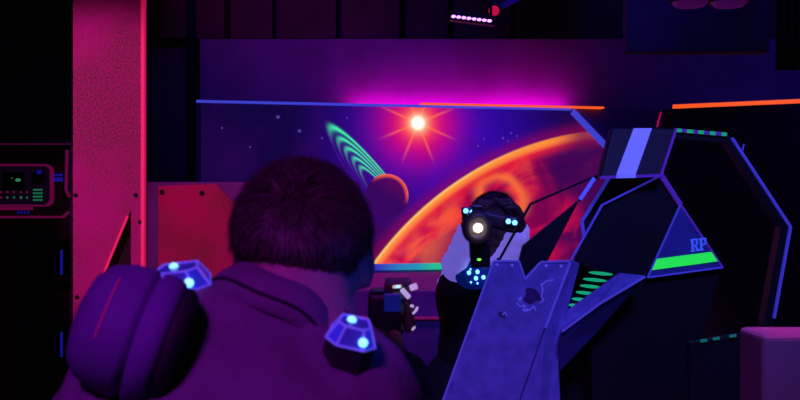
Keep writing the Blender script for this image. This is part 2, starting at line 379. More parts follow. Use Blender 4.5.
tag(on_wall(mesh_obj('rail', bm, M['orange'])), 'long orange glowing rail on top of the mural wall', 'rail')
# low pink ledge wall in front of the mural
bm = bmesh.new(); bx(bm, (-.9, 4.98, 0), (.75, 5.08, zat(291, 5.0)))
struct(mesh_obj('wall_ledge', bm, M['purple_panel']))
bm = bmesh.new(); bx(bm, (-.88, 4.955, zat(318.5, 5.0)), (.73, 4.98, zat(316, 5.0))); bevel(bm, .004)
struct(mesh_obj('trim_2', bm, M['console_pink']))
# right partition with orange rail
def zz(p, z): return Vector((p.x, p.y, z))
a = P(664, 109, 5.5); b_ = P(860, 101.5, 5.03); pt = CAM_H+.5
bm = bmesh.new(); prism(bm, [zz(a, 0), zz(b_, 0), zz(b_, pt), zz(a, pt)], (.02, .1, 0)); struct(mesh_obj('wall_partition', bm, M['black']))
a2 = P(672, 109, 5.47)
bm = bmesh.new(); bar(bm, zz(a2, pt+.012)+Vector((.02, .045, 0)), zz(b_, pt+.012)+Vector((.02, .045, 0)), .05, .024, up=(0, 0, 1)); bevel(bm, .004)
tag(mesh_obj('rail', bm, M['orange']), 'long orange glowing rail on top of the dark right partition', 'rail')
bm = bmesh.new(); bar(bm, P(661, 112, 5.45), P(657, 127, 5.45), .007, .01)
tag(mesh_obj('tape_strip', bm, M['red_edge']), 'short thin red strip above the black panel with the pale stripe', 'stripe')

# ------------------------------------------------------------------ column and partition at the left
DC = 3.0
x0, x1 = P(73, 0, DC).x, P(145, 0, DC).x
col_r = empty('column', ((x0+x1)/2, DC+.12, 0), 'tall pink-lit speckled square column with right edge painted as red-lit', 'column')
bm = bmesh.new(); prism(bm, [(x0+.004, DC+.02, 0), (x1-.004, DC+.02, 0), (P(143, 0, DC+.24).x, DC+.24, 0), (x0+.03, DC+.24, 0)], (0, 0, 3.3)); mesh_obj('core', bm, M['black'], col_r)
q = lambda px, py: P(px, py, DC)
xs = q(131, 0).x
bm = bmesh.new()
prism(bm, [(x0, DC, 0), (q(70, 0).x+.06, DC, 0), (q(103, 275).x, DC, q(103, 275).z), (q(128, 216).x, DC, q(128, 216).z), (xs, DC, q(131, 210).z), (xs, DC, 3.3), (x0, DC, 3.3)], (0, .02, 0))
mesh_obj('front_cladding', bm, M['concrete'], col_r)
bm = bmesh.new(); bx(bm, (xs, DC, 0), (x1-.012, DC+.02, 3.3)); mesh_obj('side_strip', bm, M['concrete'], col_r)
bm = bmesh.new(); bx(bm, (x1-.012, DC-.004, 0), (x1, DC+.018, 3.3)); bevel(bm, .003); mesh_obj('lit_edge', bm, M['red_edge'], col_r)['label'] = 'column edge with red light painted in'
bm = bmesh.new(); bar(bm, q(103.5, 275)+Vector((0, -.003, 0)), q(128, 216)+Vector((0, -.003, 0)), .006, .006); mesh_obj('notch_edge', bm, M['red_edge'], col_r)
for px, py in ((75.5, 195), (135.5, 195), (140, 222), (77, 297)):
    bm = bmesh.new(); lathe(bm, [(.006, 0), (.006, .003), (.003, .005)], frame_mat(q(px, py)+Vector((0, -.0005, 0)), (0, -1, 0)), 12); mesh_obj('bolt', bm, M['black'], col_r)
# partition
DP = 4.0
pr = empty('partition', (-.85, DP+.03, 0), 'low purple partition with mottled red plate, right of the column', 'partition')
a, b_ = P(147, 0, DP).x, P(258, 0, DP).x; zt = zat(182, DP)
bm = bmesh.new(); bx(bm, (a, DP, 0), (b_, DP+.06, zt)); bevel(bm, .006); mesh_obj('panel', bm, M['purple_panel'], pr)
bm = bmesh.new(); prism(bm, [P(158, 360, DP-.012), P(158, 186, DP-.012), P(216, 184, DP-.012), P(246, 216, DP-.012), P(246, 360, DP-.012)], (0, .012, 0)); mesh_obj('mottled_plate', bm, M['partition'], pr)  # mottled red zone set on the purple panel
for px, py in ((162, 192), (202, 193)):
    bm = bmesh.new(); lathe(bm, [(.010, 0), (.010, .004), (.005, .007)], frame_mat(P(px, py, DP-.0122), (0, -1, 0)), 12); mesh_obj('bolt', bm, M['black'], pr)

# ------------------------------------------------------------------ control console behind the column
DK = 3.9
k = empty('control_console', P(25, 0, DK+.2).xy.to_3d(), 'dark control console with pink-edged screen panel and lit buttons', 'console')
def kp(px, py, dd=0): return P(px, py, DK-dd)
bm = bmesh.new(); bx(bm, (kp(-40, 0).x, DK, 0), (kp(71, 0).x, DK+.45, zat(146, DK))); bevel(bm, .01); mesh_obj('cabinet', bm, M['console'], k)
bm = bmesh.new(); bx(bm, (kp(-40, 0).x, DK-.06, zat(146, DK)), (kp(72, 0).x, DK+.45, zat(142, DK))); bevel(bm, .004); mesh_obj('top_shelf', bm, M['console'], k)
bm = bmesh.new(); bar(bm, P(-30, 144, DK-.062), P(70, 144, DK-.062), .006, .004); mesh_obj('shelf_edge', bm, M['pink_faint'], k)
def rr_prism(name, px0, py0, px1, py1, r, d0, d1, m, parent=k, inner=None):
    a = P(px0, py1, DK-d0); c = P(px1, py0, DK-d0)
    bm = bmesh.new(); pts = rrect(a.x, a.z, c.x, c.z, r)
    if inner:
        pin = rrect(a.x+inner, a.z+inner, c.x-inner, c.z-inner, max(r-inner, .003)); n = len(pts)
        rings = [[bm.verts.new((u, DK-d, v)) for u, v in pp] for pp, d in ((pts, d1), (pts, d0), (pin, d0), (pin, d1))]
        for ra_, rb_ in zip(rings, rings[1:]+rings[:1]):
            for i in range(n): bm.faces.new((ra_[i], ra_[(i+1)%n], rb_[(i+1)%n], rb_[i]))
        bmesh.ops.recalc_face_normals(bm, faces=bm.faces[:])
    else: prism(bm, [(u, DK-d0, v) for u, v in pts], (0, d0-d1, 0))
    return mesh_obj(name, bm, m, parent)
fr = rr_prism('screen_frame', -30, 164, 51.5, 206.5, .03, .03, 0, M['console_pink'], inner=.007)
fr['label'] = 'pink glowing screen frame'
rr_prism('screen', -28, 166, 50, 205, .025, .012, 0, M['screen'])
rr_prism('display', 2, 190, 24, 172, .012, .020, .012, M['plastic'])
bm = bmesh.new()
for (px, py, w_, h_) in ((18, 180, 7, 4), (12, 178, 2, 2)):
    lathe(bm, [(.011*w_/7, 0), (.006*w_/7, .003)], frame_mat(P(px, py-0, DK-.020), (.0, -1, 0)), 16, sx=1, sy=.6)
mesh_obj('display_glint', bm, M['screen_green'], k)
bm = bmesh.new(); lathe(bm, [(.026, 0), (.026, .004), (.018, .006)], frame_mat(P(38, 178, DK-.012), (0, -1, 0)), 24); mesh_obj('dial', bm, M['plastic'], k)
bm = bmesh.new(); bx(bm, tuple(P(37, 174, DK-.02)), tuple(P(41.5, 170.5, DK-.012))); mesh_obj('dial_light', bm, M['slot_blue'], k)
for i in range(4):
    bm = bmesh.new(); a = P(33, 190.5+i*3.3+1.5, DK-.02); c = P(42, 190.5+i*3.3, DK-.012)
    bx(bm, tuple(P(33, 198+i*3.4-8.6+1.2, DK-.019)), tuple(P(42.5, 198+i*3.4-8.6-.4, DK-.012))); mesh_obj('bar_light', bm, M['button_green'], k)
for j, py in enumerate((191.5, 197)):
    for i, px in enumerate((1, 7.5, 14, 21, 27)):
        bm = bmesh.new(); g = j == 1 and i > 0
        lathe(bm, [(.0055 if g and i == 3 else .004, 0), (.003, .005)], frame_mat(P(px, py+.5, DK-.0121), (0, -1, 0)), 12)
        mesh_obj('button', bm, M['button_green' if g else 'button_red'], k)
for py, h_ in ((175, 2), (179.5, 4)):
    bm = bmesh.new(); a = P(53.5, py+h_/2, DK-.006); c = P(63, py-h_/2, DK); bx(bm, tuple(a), tuple(c)); bevel(bm, .002); mesh_obj('slot_light', bm, M['slot_blue'], k)
bm = bmesh.new(); bx(bm, tuple(P(-20, 210, DK-.02)), tuple(P(33, 207, DK))); mesh_obj('screen_foot', bm, M['console_pink'], k)
for i in range(4):
    bm = bmesh.new(); bx(bm, tuple(P(17+i*3.4, 213.5, DK-.01)), tuple(P(19+i*3.4, 211.5, DK))); mesh_obj('indicator', bm, M['slot_blue'], k)
bm = bmesh.new(); bar(bm, P(-30, 217, DK-.008), P(63, 217, DK-.008), .008, .012); bar(bm, P(63, 217, DK-.008), P(69, 212, DK-.008), .008, .012); mesh_obj('lower_edge', bm, M['console_pink'], k)
bm = bmesh.new(); bar(bm, P(67, 150, DK-.008), P(66, 190, DK-.008), .008, .012); bar(bm, P(66, 190, DK-.008), P(69.5, 197, DK-.008), .008, .012); mesh_obj('side_edge', bm, M['console_pink'], k)
for y0, y1 in ((236, 282), (318, 364)):
    o = rr_prism('slot_frame', 50, y0, 74, y1, .008, .03, 0, M['console'], inner=.014)
    rr_prism('slot_panel', 54, y0+4, 70, y1-4, .004, .008, 0, M['plastic'])
    rr_prism('slot_light', 60.2, y0+14, 62.6, y1-7, .002, .012, .008, M['slot_blue'])

# ------------------------------------------------------------------ barriers on the right
DB = 2.7
def B(px, py, d=DB): return P(px, py, d)
vb = empty('barrier', (B(540, 0).x, DB+.05, 0), 'blue painted steel barrier with V-shaped notch and worn dark patch', 'barrier')
gz_ = lambda v: Vector((v.x, v.y, 0))
bm = bmesh.new()
prism(bm, [B(494, 261), B(519, 261), B(525, 279), B(541, 262), B(570, 261), B(545, 328), B(520, 400), gz_(B(510, 0)), gz_(B(432, 0)), B(443, 400)], (0, .03, 0))
bevel(bm, .004, 1); mesh_obj('plate', bm, M['steel_blue'], vb)
bm = bmesh.new()
prism(bm, [B(570.6, 261), B(579.5, 264, 2.74), B(567, 311, 2.74), B(557, 345, 2.74), B(560, 400, 2.74), gz_(B(560, 0, 2.74)), gz_(B(510.6, 0)), B(520.6, 400), B(545.6, 328)], (.006, .03, 0))
mesh_obj('folded_flange', bm, M['steel_blue'], vb)
bm = bmesh.new()
prism(bm, [B(567.5, 312, 2.735), B(621, 273.5, 2.76), B(646, 276, 2.70), B(600, 303, 2.68), B(562, 331, 2.68), B(557.5, 345, 2.735)], (0, .03, 0)); bevel(bm, .003, 1)
mesh_obj('brace_upper_face', bm, M['steel_blue'], vb)
bm = bmesh.new()
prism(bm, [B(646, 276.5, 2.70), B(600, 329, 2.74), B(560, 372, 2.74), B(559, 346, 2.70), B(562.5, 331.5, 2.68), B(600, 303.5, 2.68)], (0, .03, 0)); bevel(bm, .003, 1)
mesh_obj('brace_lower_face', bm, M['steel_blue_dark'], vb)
for px, py in ((497, 265), (512, 265.5), (546, 266), (561, 266.5)):
    bm = bmesh.new(); lathe(bm, [(.0045, 0), (.0045, .002), (.002, .004)], frame_mat(B(px, py)+Vector((0, -.0002, 0)), (0, -1, 0)), 12); mesh_obj('rivet', bm, M['scratch'], vb)
bm = bmesh.new(); bar(bm, B(570.3, 262, DB-.001), B(545.3, 328, DB-.001), .007, .004); mesh_obj('fold_edge', bm, M['steel_edge'], vb)
bm = bmesh.new(); bar(bm, B(645, 276.6, 2.698), B(600, 303.4, 2.678), .006, .004); bar(bm, B(600, 303.4, 2.678), B(562, 331.5, 2.678), .006, .004); mesh_obj('fold_edge', bm, M['steel_edge'], vb)
bm = bmesh.new()
for q0, q1 in zip(((493.5, 261), (519, 261), (525, 279.5), (541, 262)), ((519, 261), (525, 279.5), (541, 262), (570, 261))): bar(bm, B(*q0, DB-.001), B(*q1, DB-.001), .0055, .004)
bar(bm, B(493.5, 261, DB-.001), B(443, 400, DB-.001), .005, .004)
mesh_obj('top_edge', bm, M['steel_edge'], vb)
# worn patch and chipped paint
bm = bmesh.new(); pts = []
for i in range(18):
    a = 2*math.pi*i/18; r_ = 8.5*(1+.18*math.sin(3*a+1)+.1*math.sin(5*a)); pts.append(B(532+r_*math.cos(a), 296+r_*.9*math.sin(a), DB-.0012))
prism(bm, pts, (0, .0012, 0)); mesh_obj('worn_patch', bm, M['worn'], vb)
for path in (((541, 283), (543, 290), (541, 297), (544, 300), (540, 303)), ((517, 303), (520, 307), (525, 305), (523, 311), (530, 310), (534, 306), (536, 311)), ((541, 286), (546, 281), (554, 280)), ((518, 300), (521, 297), (520, 302)), ((502, 315), (505, 312), (507, 316)), ((526, 312), (527, 308))):
    bm = bmesh.new()
    for a, b_ in zip(path, path[1:]): bar(bm, B(*a, DB-.001), B(*b_, DB-.001), .0028, .002)
    mesh_obj('chipped_paint', bm, M['scratch'], vb)
bm = bmesh.new(); prism(bm, [B(498, 313, DB-.001), B(503, 311.5, DB-.001), B(506, 318, DB-.001), B(500, 317, DB-.001)], (0, .001, 0)); mesh_obj('worn_patch', bm, M['worn'], vb)
# lit louvre panel behind the notch of the V
lp = empty('light_panel', (B(590, 0, 2.9).x, 2.92, 0), 'dark panel with six green glowing slits behind the V-shaped barrier', 'light panel')
bm = bmesh.new(); prism(bm, [B(574, 262, 2.9), B(634, 272, 2.9), B(612, 330, 2.9), gz_(B(612, 0, 2.9)), gz_(B(560, 0, 2.9)), B(560, 345, 2.9)], (0, .03, 0)); mesh_obj('panel', bm, M['black'], lp)
for cx_, cy_, hw in ((601, 273.5, 12), (595, 280, 12), (590.5, 286.5, 10.5), (585.5, 293, 9.5), (580, 299.5, 8), (574.5, 305.5, 5.5)):
    bm = bmesh.new(); n = 20
    prism(bm, [B(cx_+hw*math.cos(2*math.pi*i/n), cy_+1.7*math.sin(2*math.pi*i/n)+.09*hw*math.cos(2*math.pi*i/n), 2.896) for i in range(n)], (0, .004, 0)); mesh_obj('light_slit', bm, M['teal_slit'], lp)

# hexagon barrier
hb = empty('hexagon_barrier', (B(640, 0).x, 2.84, 0), 'black hexagonal barrier with blue edges, pale stripe panel and lettered triangle', 'barrier')
DH = 2.8
bm = bmesh.new(); prism(bm, [B(612, 128, DH), B(675.5, 128.5, DH), B(661, 175, DH-.04), B(600, 177, DH-.04)], (0, .05, 0)); bevel(bm, .003, 1); tp = mesh_obj('upper_panel', bm, M['black'], hb)
bm = bmesh.new(); prism(bm, [B(634, 128.2, DH-.004), B(652, 128.2, DH-.004), B(635.5, 174.5, DH-.044), B(616.5, 174.5, DH-.044)], (0, .004, 0)); mesh_obj('stripe', bm, M['blue_bright'], tp)['label'] = 'pale blue stripe'
bm = bmesh.new(); bar(bm, B(600, 177.5, DH-.045), B(661, 175.5, DH-.045), .008, .01); mesh_obj('lower_lip', bm, M['violet_edge'], tp)
bm = bmesh.new(); bar(bm, B(616.5, 176.5, DH-.052), B(635.5, 176.2, DH-.052), .009, .006); mesh_obj('stripe', bm, M['blue_bright'], tp)
bm = bmesh.new(); prism(bm, [B(661, 177, DH), B(602, 206, DH), B(575, 256, DH), B(588, 268, DH), B(646, 279, DH), B(612, 312, DH), B(592, 345, DH), gz_(B(592, 0, DH)), gz_(B(715, 0, DH)), B(700, 345, DH), B(721, 269, DH), B(681, 206, DH)], (0, .04, 0))
mesh_obj('main_panel', bm, M['black'], hb)
bm = bmesh.new()
for a, b_ in (((660, 176), (602, 205)), ((602, 205), (571, 260))): bar(bm, B(*a, DH-.006), B(*b_, DH-.006), .0046, .012)
mesh_obj('front_edge', bm, M['blue_dim'], hb)['label'] = 'blue taped front edge'
bm = bmesh.new(); prism(bm, [B(*q_, DH+.07) for q_ in ((668, 174), (609, 176), (582, 221), (587, 266), (640, 276))], (0, .02, 0)); mesh_obj('rear_panel', bm, M['black'], hb)
bm = bmesh.new()
for a, b_ in (((609, 178), (582, 221)), ((582, 221), (587, 263))): bar(bm, B(*a, DH+.06), B(*b_, DH+.06), .008, .012)
prism(bm, [B(605.5, 177, DH+.05), B(611, 177, DH+.05), B(607, 184, DH+.05)], (0, .01, 0))
mesh_obj('rear_edge', bm, M['blue_dim'], hb)['label'] = 'dim blue rear edge'
bm = bmesh.new(); bar(bm, B(676, 129, DH-.004), B(661, 175, DH-.044), .006, .01); mesh_obj('side_edge', bm, M['violet_edge'], hb)
bm = bmesh.new(); bar(bm, B(661, 175, DH-.006), B(680.5, 205, DH-.006), .013, .012); bar(bm, B(680.5, 205, DH-.008), B(722.5, 268, DH-.008), .006, .012); mesh_obj('side_edge', bm, M['violet_edge'], hb)
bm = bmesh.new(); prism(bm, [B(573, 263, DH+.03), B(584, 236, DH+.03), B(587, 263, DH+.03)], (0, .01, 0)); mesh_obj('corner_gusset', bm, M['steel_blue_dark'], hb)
DT = DH-.014
bm = bmesh.new(); prism(bm, [B(680, 205.5, DT), B(722, 267.5, DT), B(647.5, 277.5, DT)], (0, .012, 0)); tri = mesh_obj('triangle_panel', bm, M['tri'], hb)
tri['label'] = 'blue triangular panel'
def lerp2(a, b, t): return (a[0]+(b[0]-a[0])*t, a[1]+(b[1]-a[1])*t)
Lc, Rc = (647.5, 277.5), (722, 267.5); Ap = (680, 205.5)
bm = bmesh.new()
prism(bm, [B(*q_, DT-.003) for q_ in (lerp2(Lc, Ap, .10), lerp2(Rc, Ap, .10), lerp2(Rc, Ap, .25), lerp2(Lc, Ap, .255))], (0, .003, 0)); mesh_obj('green_band', bm, M['green'], tri)['label'] = 'bright green band'
bm = bmesh.new()
for a, b_ in ((Lc, Ap), (Lc, Rc)): bar(bm, B(*a, DT-.003), B(*b_, DT-.003), .004, .006)
mesh_obj('edge_tape', bm, M['blue_dim'], tri)
# the letters R and P, slab shapes
def letter(strokes, ox, oy, sc, name):
    bm = bmesh.new()
    for st in strokes:
        prism(bm, [B(ox+(u*.62+v*-.05)*sc+v*0, oy-v*sc-u*sc*.10, DT-.003) for u, v in st], (0, .003, 0))
    return mesh_obj(name, bm, M['letter'], tri)
Pst = [[(.0,0),(.55,0),(.55,.12),(.0,.12)], [(.12,.1),(.42,.1),(.42,1),(.12,1)], [(0,.88),(.8,.88),(.8,1),(0,1)], [(.72,.5),(.98,.58),(.98,.92),(.72,1)], [(.4,.40),(.8,.40),(.9,.52),(.4,.52)]]
Rst = Pst + [[(.5,.44),(.76,.44),(1.06,0),(.78,0)], [(.72,0),(1.15,0),(1.15,.12),(.72,.12)]]
letter(Rst, 691, 252, 12.5, 'letter_r'); letter(Pst, 699.5, 251, 12.5, 'letter_p')

# dark blade shaped frame left of it
bf = empty('blade_frame', (B(545, 0, 2.85).x, 2.87, 0), 'black blade-shaped frame with a blue taped tip, in front of the mural', 'frame')
DF = 2.85
bm = bmesh.new(); prism(bm, [B(579.5, 200, DF), B(523, 246, DF), B(518, 266, DF), B(512, 345, DF), gz_(B(512, 0, DF)), gz_(B(560, 0, DF)), B(552, 345, DF), B(545, 266, DF)], (0, .025, 0)); mesh_obj('blade', bm, M['black'], bf)
bm = bmesh.new()
for a, b_ in (((498, 262), (530.5, 204)), ((530.5, 204), (596, 176))): bar(bm, B(*a, DF), B(*b_, DF), .0065, .012)
bar(bm, B(498, 258, DF), B(498, 340, DF), .0065, .012); bar(bm, B(498, 340, DF), gz_(B(498, 0, DF)), .0065, .012)
bar(bm, B(579.5, 201, DF), B(597, 176, DF), .009, .012); mesh_obj('outline', bm, M['black'], bf)
bm = bmesh.new(); bar(bm, B(594.5, 178, DF-.009), B(580, 199.5, DF-.009), .011, .006); mesh_obj('tip_tape', bm, M['blue_tape'], bf)['label'] = 'blue taped tip'

# big hexagon arch further right
DR = 3.1
ha = empty('hexagon_arch', (B(735, 0, DR).x, DR+.02, 0), 'large dark hexagonal arch outlined with blue tape at the right', 'arch')
bm = bmesh.new()
hx = [B(674, 130, DR), B(730, 135, DR), B(791, 227, DR), B(773, 322, DR), gz_(B(773, 0, DR)), gz_(B(764, 0, DR)), B(764, 322, DR), B(781, 227, DR), B(726, 143, DR), B(674, 138, DR)]
prism(bm, hx, (0, .05, 0)); mesh_obj('frame', bm, M['black'], ha)
bm = bmesh.new()
for a, b_ in (((732, 138), (790.5, 227)), ((790.5, 227), (774, 318))): bar(bm, B(*a, DR-.005), B(*b_, DR-.005), .0075, .01)
mesh_obj('edge_tape', bm, M['blue_dim'], ha)['label'] = 'blue edge tape'
bm = bmesh.new(); bar(bm, B(674, 130, DR-.004), B(727, 134.5, DR-.004), .011, .008); mesh_obj('top_tape', bm, M['violet_edge'], ha)
for i, w_ in enumerate((6, 6, 5, 5, 4.5)):
    u = 675.5+i*11.6; bm = bmesh.new(); f_ = lambda t: 130+(t-674)*.083
    bar(bm, B(u, f_(u), DR-.010), B(u+w_, f_(u+w_), DR-.010), .011, .006); mesh_obj('tape_dash', bm, M['green_dim'], ha)
bm = bmesh.new(); bar(bm, B(742, 152, DR-.011), B(744, 144, DR-.011), .004, .004); mesh_obj('loose_tape', bm, M['blue_dim'], ha)
# dark low panel with dashes, and pink block
dp = empty('low_panel', (B(722, 0, 2.4).x, 2.42, 0), 'low dark panel edged with green dashes beside the pink block', 'panel')
bm = bmesh.new(); prism(bm, [B(690, 343, 2.4), B(756, 332, 2.4), gz_(B(756, 0, 2.4)), gz_(B(690, 0, 2.4))], (0, .03, 0)); mesh_obj('panel', bm, M['black'], dp)
for px in (700.5, 713, 729.5, 745):
    bm = bmesh.new(); f_ = lambda t: 341-(t-698)*.166
    bar(bm, B(px, f_(px)+.6, 2.396), B(px+6.5, f_(px+6.5)+.6, 2.396), .006, .006); mesh_obj('tape_dash', bm, M['green_faint'], dp)
DM = 1.9
bm = bmesh.new(); a = P(762, 335, DM)
bx(bm, (a.x, DM, 0), (a.x+.5, DM+.13, a.z)); bevel(bm, .012, 3)
tag(mesh_obj('block', bm, M['magenta_block'], smooth=False), 'pink-lit rounded block wall at the lower right corner', 'block')
lamp('magenta_block_spot', 'SPOT', (.95, 1.93, 2.9), (.86, 1.97, 1.2), (1, .008, .4), 34, .05, 15, .6)

# ------------------------------------------------------------------ overhead things
ub = empty('black_light_bar', P(472, 18, 4.6), 'small ceiling light bar with eight violet lamps above the mural', 'light')
D5 = 4.6
bm = bmesh.new(); bar(bm, P(450, 16, D5), P(495, 21.5, D5), .045, .05); bevel(bm, .005); mesh_obj('housing', bm, M['plastic'], ub)
for i in range(8):
    t = (i+.5)/8; px = 451+t*41; py = 16.2+t*5
    bm = bmesh.new(); lathe(bm, [(.0085, 0), (.0085, .004), (.004, .008)], frame_mat(P(px, py, D5-.0252), (0, -1, 0)), 12, sx=1.2, sy=.75); mesh_obj('lamp', bm, M['led_violet'], ub)
for px, py in ((453, 16.5), (491, 21)):
    bm = bmesh.new(); a = P(px, py, D5+.02); bar(bm, a, (a.x, a.y, 3.3), .012, .012); mesh_obj('hanger', bm, M['black'], ub)
lamp('black_light_bar_glow', 'AREA', P(472, 22, D5-.06), P(472, 300, D5-.6), (.3, .05, 1), 1.4, .2, sy=.03)
sl = empty('spot_lamp', P(497, 8, 5.0), 'small red ceiling lamp on a slanted bracket beside the violet lights', 'lamp')
bm = bmesh.new(); Mx = frame_mat(P(494, 11, 4.98), (-.15, -.8, -.55)); lathe(bm, [(.03, -.10), (.036, -.04), (.036, 0), (.030, 0), (.028, -.006)], Mx, 20); mesh_obj('can', bm, M['plastic'], sl)
bm = bmesh.new(); lathe(bm, [(.027, -.004), (.020, .004), (.008, .008)], Mx, 20); mesh_obj('lens', bm, M['red_glow'], sl)
bm = bmesh.new(); bar(bm, P(496, 9, 5.03), P(526, -6, 5.1), .03, .02); a = P(526, -6, 5.1); bar(bm, a, (a.x, a.y, 3.3), .02, .02); mesh_obj('bracket', bm, M['purple_panel'], sl)
for px, lab in ((690, 'dim round violet ceiling lamp left of its twin at the top right'), (729, 'dim round violet ceiling lamp nearest the dark red curtain')):
    dl_ = empty('ceiling_lamp', P(px, 0, 4.2), lab, 'lamp', 'round ceiling lamps')
    c0 = P(px, 5.5, 4.2)
    bm = bmesh.new(); lathe(bm, [(.02, 3.3-c0.z), (.02, .25), (.06, .2), (.085, .03), (.085, .012), (.078, .012)], Matrix.Translation(c0), 28); mesh_obj('shade', bm, M['plastic'], dl_)
    bm = bmesh.new(); lathe(bm, [(.076, .014), (.06, -.004), (.02, -.010)], Matrix.Translation(c0), 28); mesh_obj('diffuser', bm, M['violet_glow'], dl_)
# hanging bulkhead panel upper right, dark drop panel, and curtain
bm = bmesh.new(); a = P(627, 52, 5.0); b_ = P(770, 52, 5.0); bx(bm, (a.x, 5.0, a.z), (b_.x, 5.1, 3.3)); bevel(bm, .01); struct(mesh_obj('trim_3', bm, M['dark_wall']))
bm = bmesh.new(); n = 60; top, bot = 3.3, zat(70, 4.4); xa, xb = P(777, 0, 4.4).x, P(870, 0, 4.4).x; rows = []
for zz_ in (bot, top):
    rows.append([bm.verts.new((xa+(xb-xa)*i/n, 4.4+.022*math.sin(i*1.25)+.006*math.sin(i*.7), zz_)) for i in range(n+1)])
for i in range(n): bm.faces.new((rows[0][i], rows[0][i+1], rows[1][i+1], rows[1][i]))
cu = mesh_obj('curtain', bm, M['curtain'], smooth=True); sd = cu.modifiers.new('thickness', 'SOLIDIFY'); sd.thickness = .006
tag(cu, 'dark red pleated curtain hanging at the upper right corner', 'curtain')

# ------------------------------------------------------------------ figures: smooth blended solids turned into one mesh
def cone(a, b, ra, rb=None, kk=.03): return ('c', np.array(a, float), np.array(b, float), ra, rb if rb is not None else ra, kk)
def ell(c, r, rot=None, kk=.02): return ('e', np.array(c, float), np.array(r, float), np.array(rot.to_3x3() if rot else np.eye(3), float), kk)
def sdf_mesh(name, prims, m, parent=None, res=.006, wrinkle=0, wfreq=20, cut=None, sub=()):
    lo = np.full(3, 1e9); hi = -lo
    def bb(p):
        if p[0] == 'c': return np.minimum(p[1]-p[3], p[2]-p[4]), np.maximum(p[1]+p[3], p[2]+p[4])
        return p[1]-p[2].max(), p[1]+p[2].max()
    for p in prims:
        a, b = bb(p); lo = np.minimum(lo, a); hi = np.maximum(hi, b)
    lo = lo-.03; hi = hi+.03
    dims = np.ceil((hi-lo)/res).astype(int)+1
    Fg = np.full(dims, .5, np.float32)
    ax_ = [lo[i]+res*np.arange(dims[i]) for i in range(3)]
    def dist(p, sl):
        X_, Y_, Z_ = np.meshgrid(*[ax_[i][sl[i]] for i in range(3)], indexing='ij'); Q = np.stack((X_, Y_, Z_), -1)
        if p[0] == 'c':
            d = p[2]-p[1]; L2 = max(float(d@d), 1e-12); t = np.clip(((Q-p[1])@d)/L2, 0, 1)
            return np.linalg.norm(Q-p[1]-t[..., None]*d, axis=-1)-(p[3]+(p[4]-p[3])*t)
        q = (Q-p[1])@p[3]; k0 = np.linalg.norm(q/p[2], axis=-1); k1 = np.linalg.norm(q/(p[2]**2), axis=-1)
        return k0*(k0-1)/np.maximum(k1, 1e-6)
    def slices(p, mg):
        a, b = bb(p); i0 = np.clip(np.floor((a-mg-lo)/res).astype(int), 0, dims); i1 = np.clip(np.ceil((b+mg-lo)/res).astype(int)+1, 0, dims)
        return tuple(slice(i0[i], i1[i]) for i in range(3))
    for p in prims:
        k_ = p[-1]; sl = slices(p, k_+3*res); d = dist(p, sl); f = Fg[sl]
        h = np.maximum(k_-np.abs(f-d), 0)/k_; Fg[sl] = np.minimum(f, d)-h*h*k_*.25
    for p in sub:
        sl = slices(p, .03); Fg[sl] = np.maximum(Fg[sl], -dist(p, sl))
    if wrinkle:
        X_, Y_, Z_ = np.meshgrid(*ax_, indexing='ij')
        Fg += wrinkle*(np.sin(wfreq*(X_*1.3+Z_*2.1)+3*np.sin(wfreq*.5*Y_))*np.sin(wfreq*(Z_*1.2-Y_*1.7)+2*np.sin(wfreq*.6*X_))).astype(np.float32)
    if cut is not None:
        X_, Y_, Z_ = np.meshgrid(*ax_, indexing='ij'); Fg = np.maximum(Fg, cut(X_, Y_, Z_).astype(np.float32))
    # surface nets
    inside = Fg < 0
    nx, ny, nz = dims
    cnt = np.zeros((nx-1, ny-1, nz-1), np.float32); acc = np.zeros((nx-1, ny-1, nz-1, 3), np.float32)
    offs = [(i, j, k_) for i in (0, 1) for j in (0, 1) for k_ in (0, 1)]
    g = lambda o: (slice(o[0], nx-1+o[0]), slice(o[1], ny-1+o[1]), slice(o[2], nz-1+o[2]))
    for a in offs:
        for axi in range(3):
            if a[axi]: continue
            b = list(a); b[axi] = 1
            fa, fb = Fg[g(a)], Fg[g(b)]; crs = (fa < 0) != (fb < 0)
            t = np.where(crs, fa/np.where(crs, fa-fb, 1), 0)
            for c_ in range(3): acc[..., c_] += np.where(crs, a[c_]+(t if c_ == axi else 0), 0)
            cnt += crs
    act = cnt > 0; idx = -np.ones(cnt.shape, int); idx[act] = np.arange(act.sum())
    ii = np.argwhere(act); V = lo+res*(ii+acc[act]/cnt[act][:, None])
    faces = []
    for axi in range(3):
        u, v_ = (axi+1) % 3, (axi+2) % 3
        sa = [slice(None)]*3; sb = [slice(None)]*3; sa[axi] = slice(0, -1); sb[axi] = slice(1, None)
        ea = inside[tuple(sa)]; eb = inside[tuple(sb)]
        E = np.argwhere(ea != eb)
        ok = (E[:, u] > 0) & (E[:, v_] > 0) & (E[:, u] < dims[u]-1) & (E[:, v_] < dims[v_]-1); E = E[ok]
        flip = ea[tuple(E.T)]
        qd = []
        for du, dv in ((-1, -1), (0, -1), (0, 0), (-1, 0)):
            c_ = E.copy(); c_[:, u] += du; c_[:, v_] += dv; qd.append(idx[tuple(c_.T)])
        qd = np.stack(qd, 1); qd[~flip] = qd[~flip][:, ::-1]; faces.append(qd)
    Fc = np.concatenate(faces)
    me = bpy.data.meshes.new(name); me.from_pydata(V.tolist(), [], Fc.tolist()); me.update()
    me.materials.append(m)
    for p in me.polygons: p.use_smooth = True
    o = bpy.data.objects.new(name, me); C.objects.link(o)
    if parent:
        o.parent = parent; bpy.context.view_layer.update(); o.matrix_parent_inverse = parent.matrix_world.inverted()
    sm = o.modifiers.new('smooth', 'SMOOTH'); sm.iterations = 3; sm.factor = .5
    return o

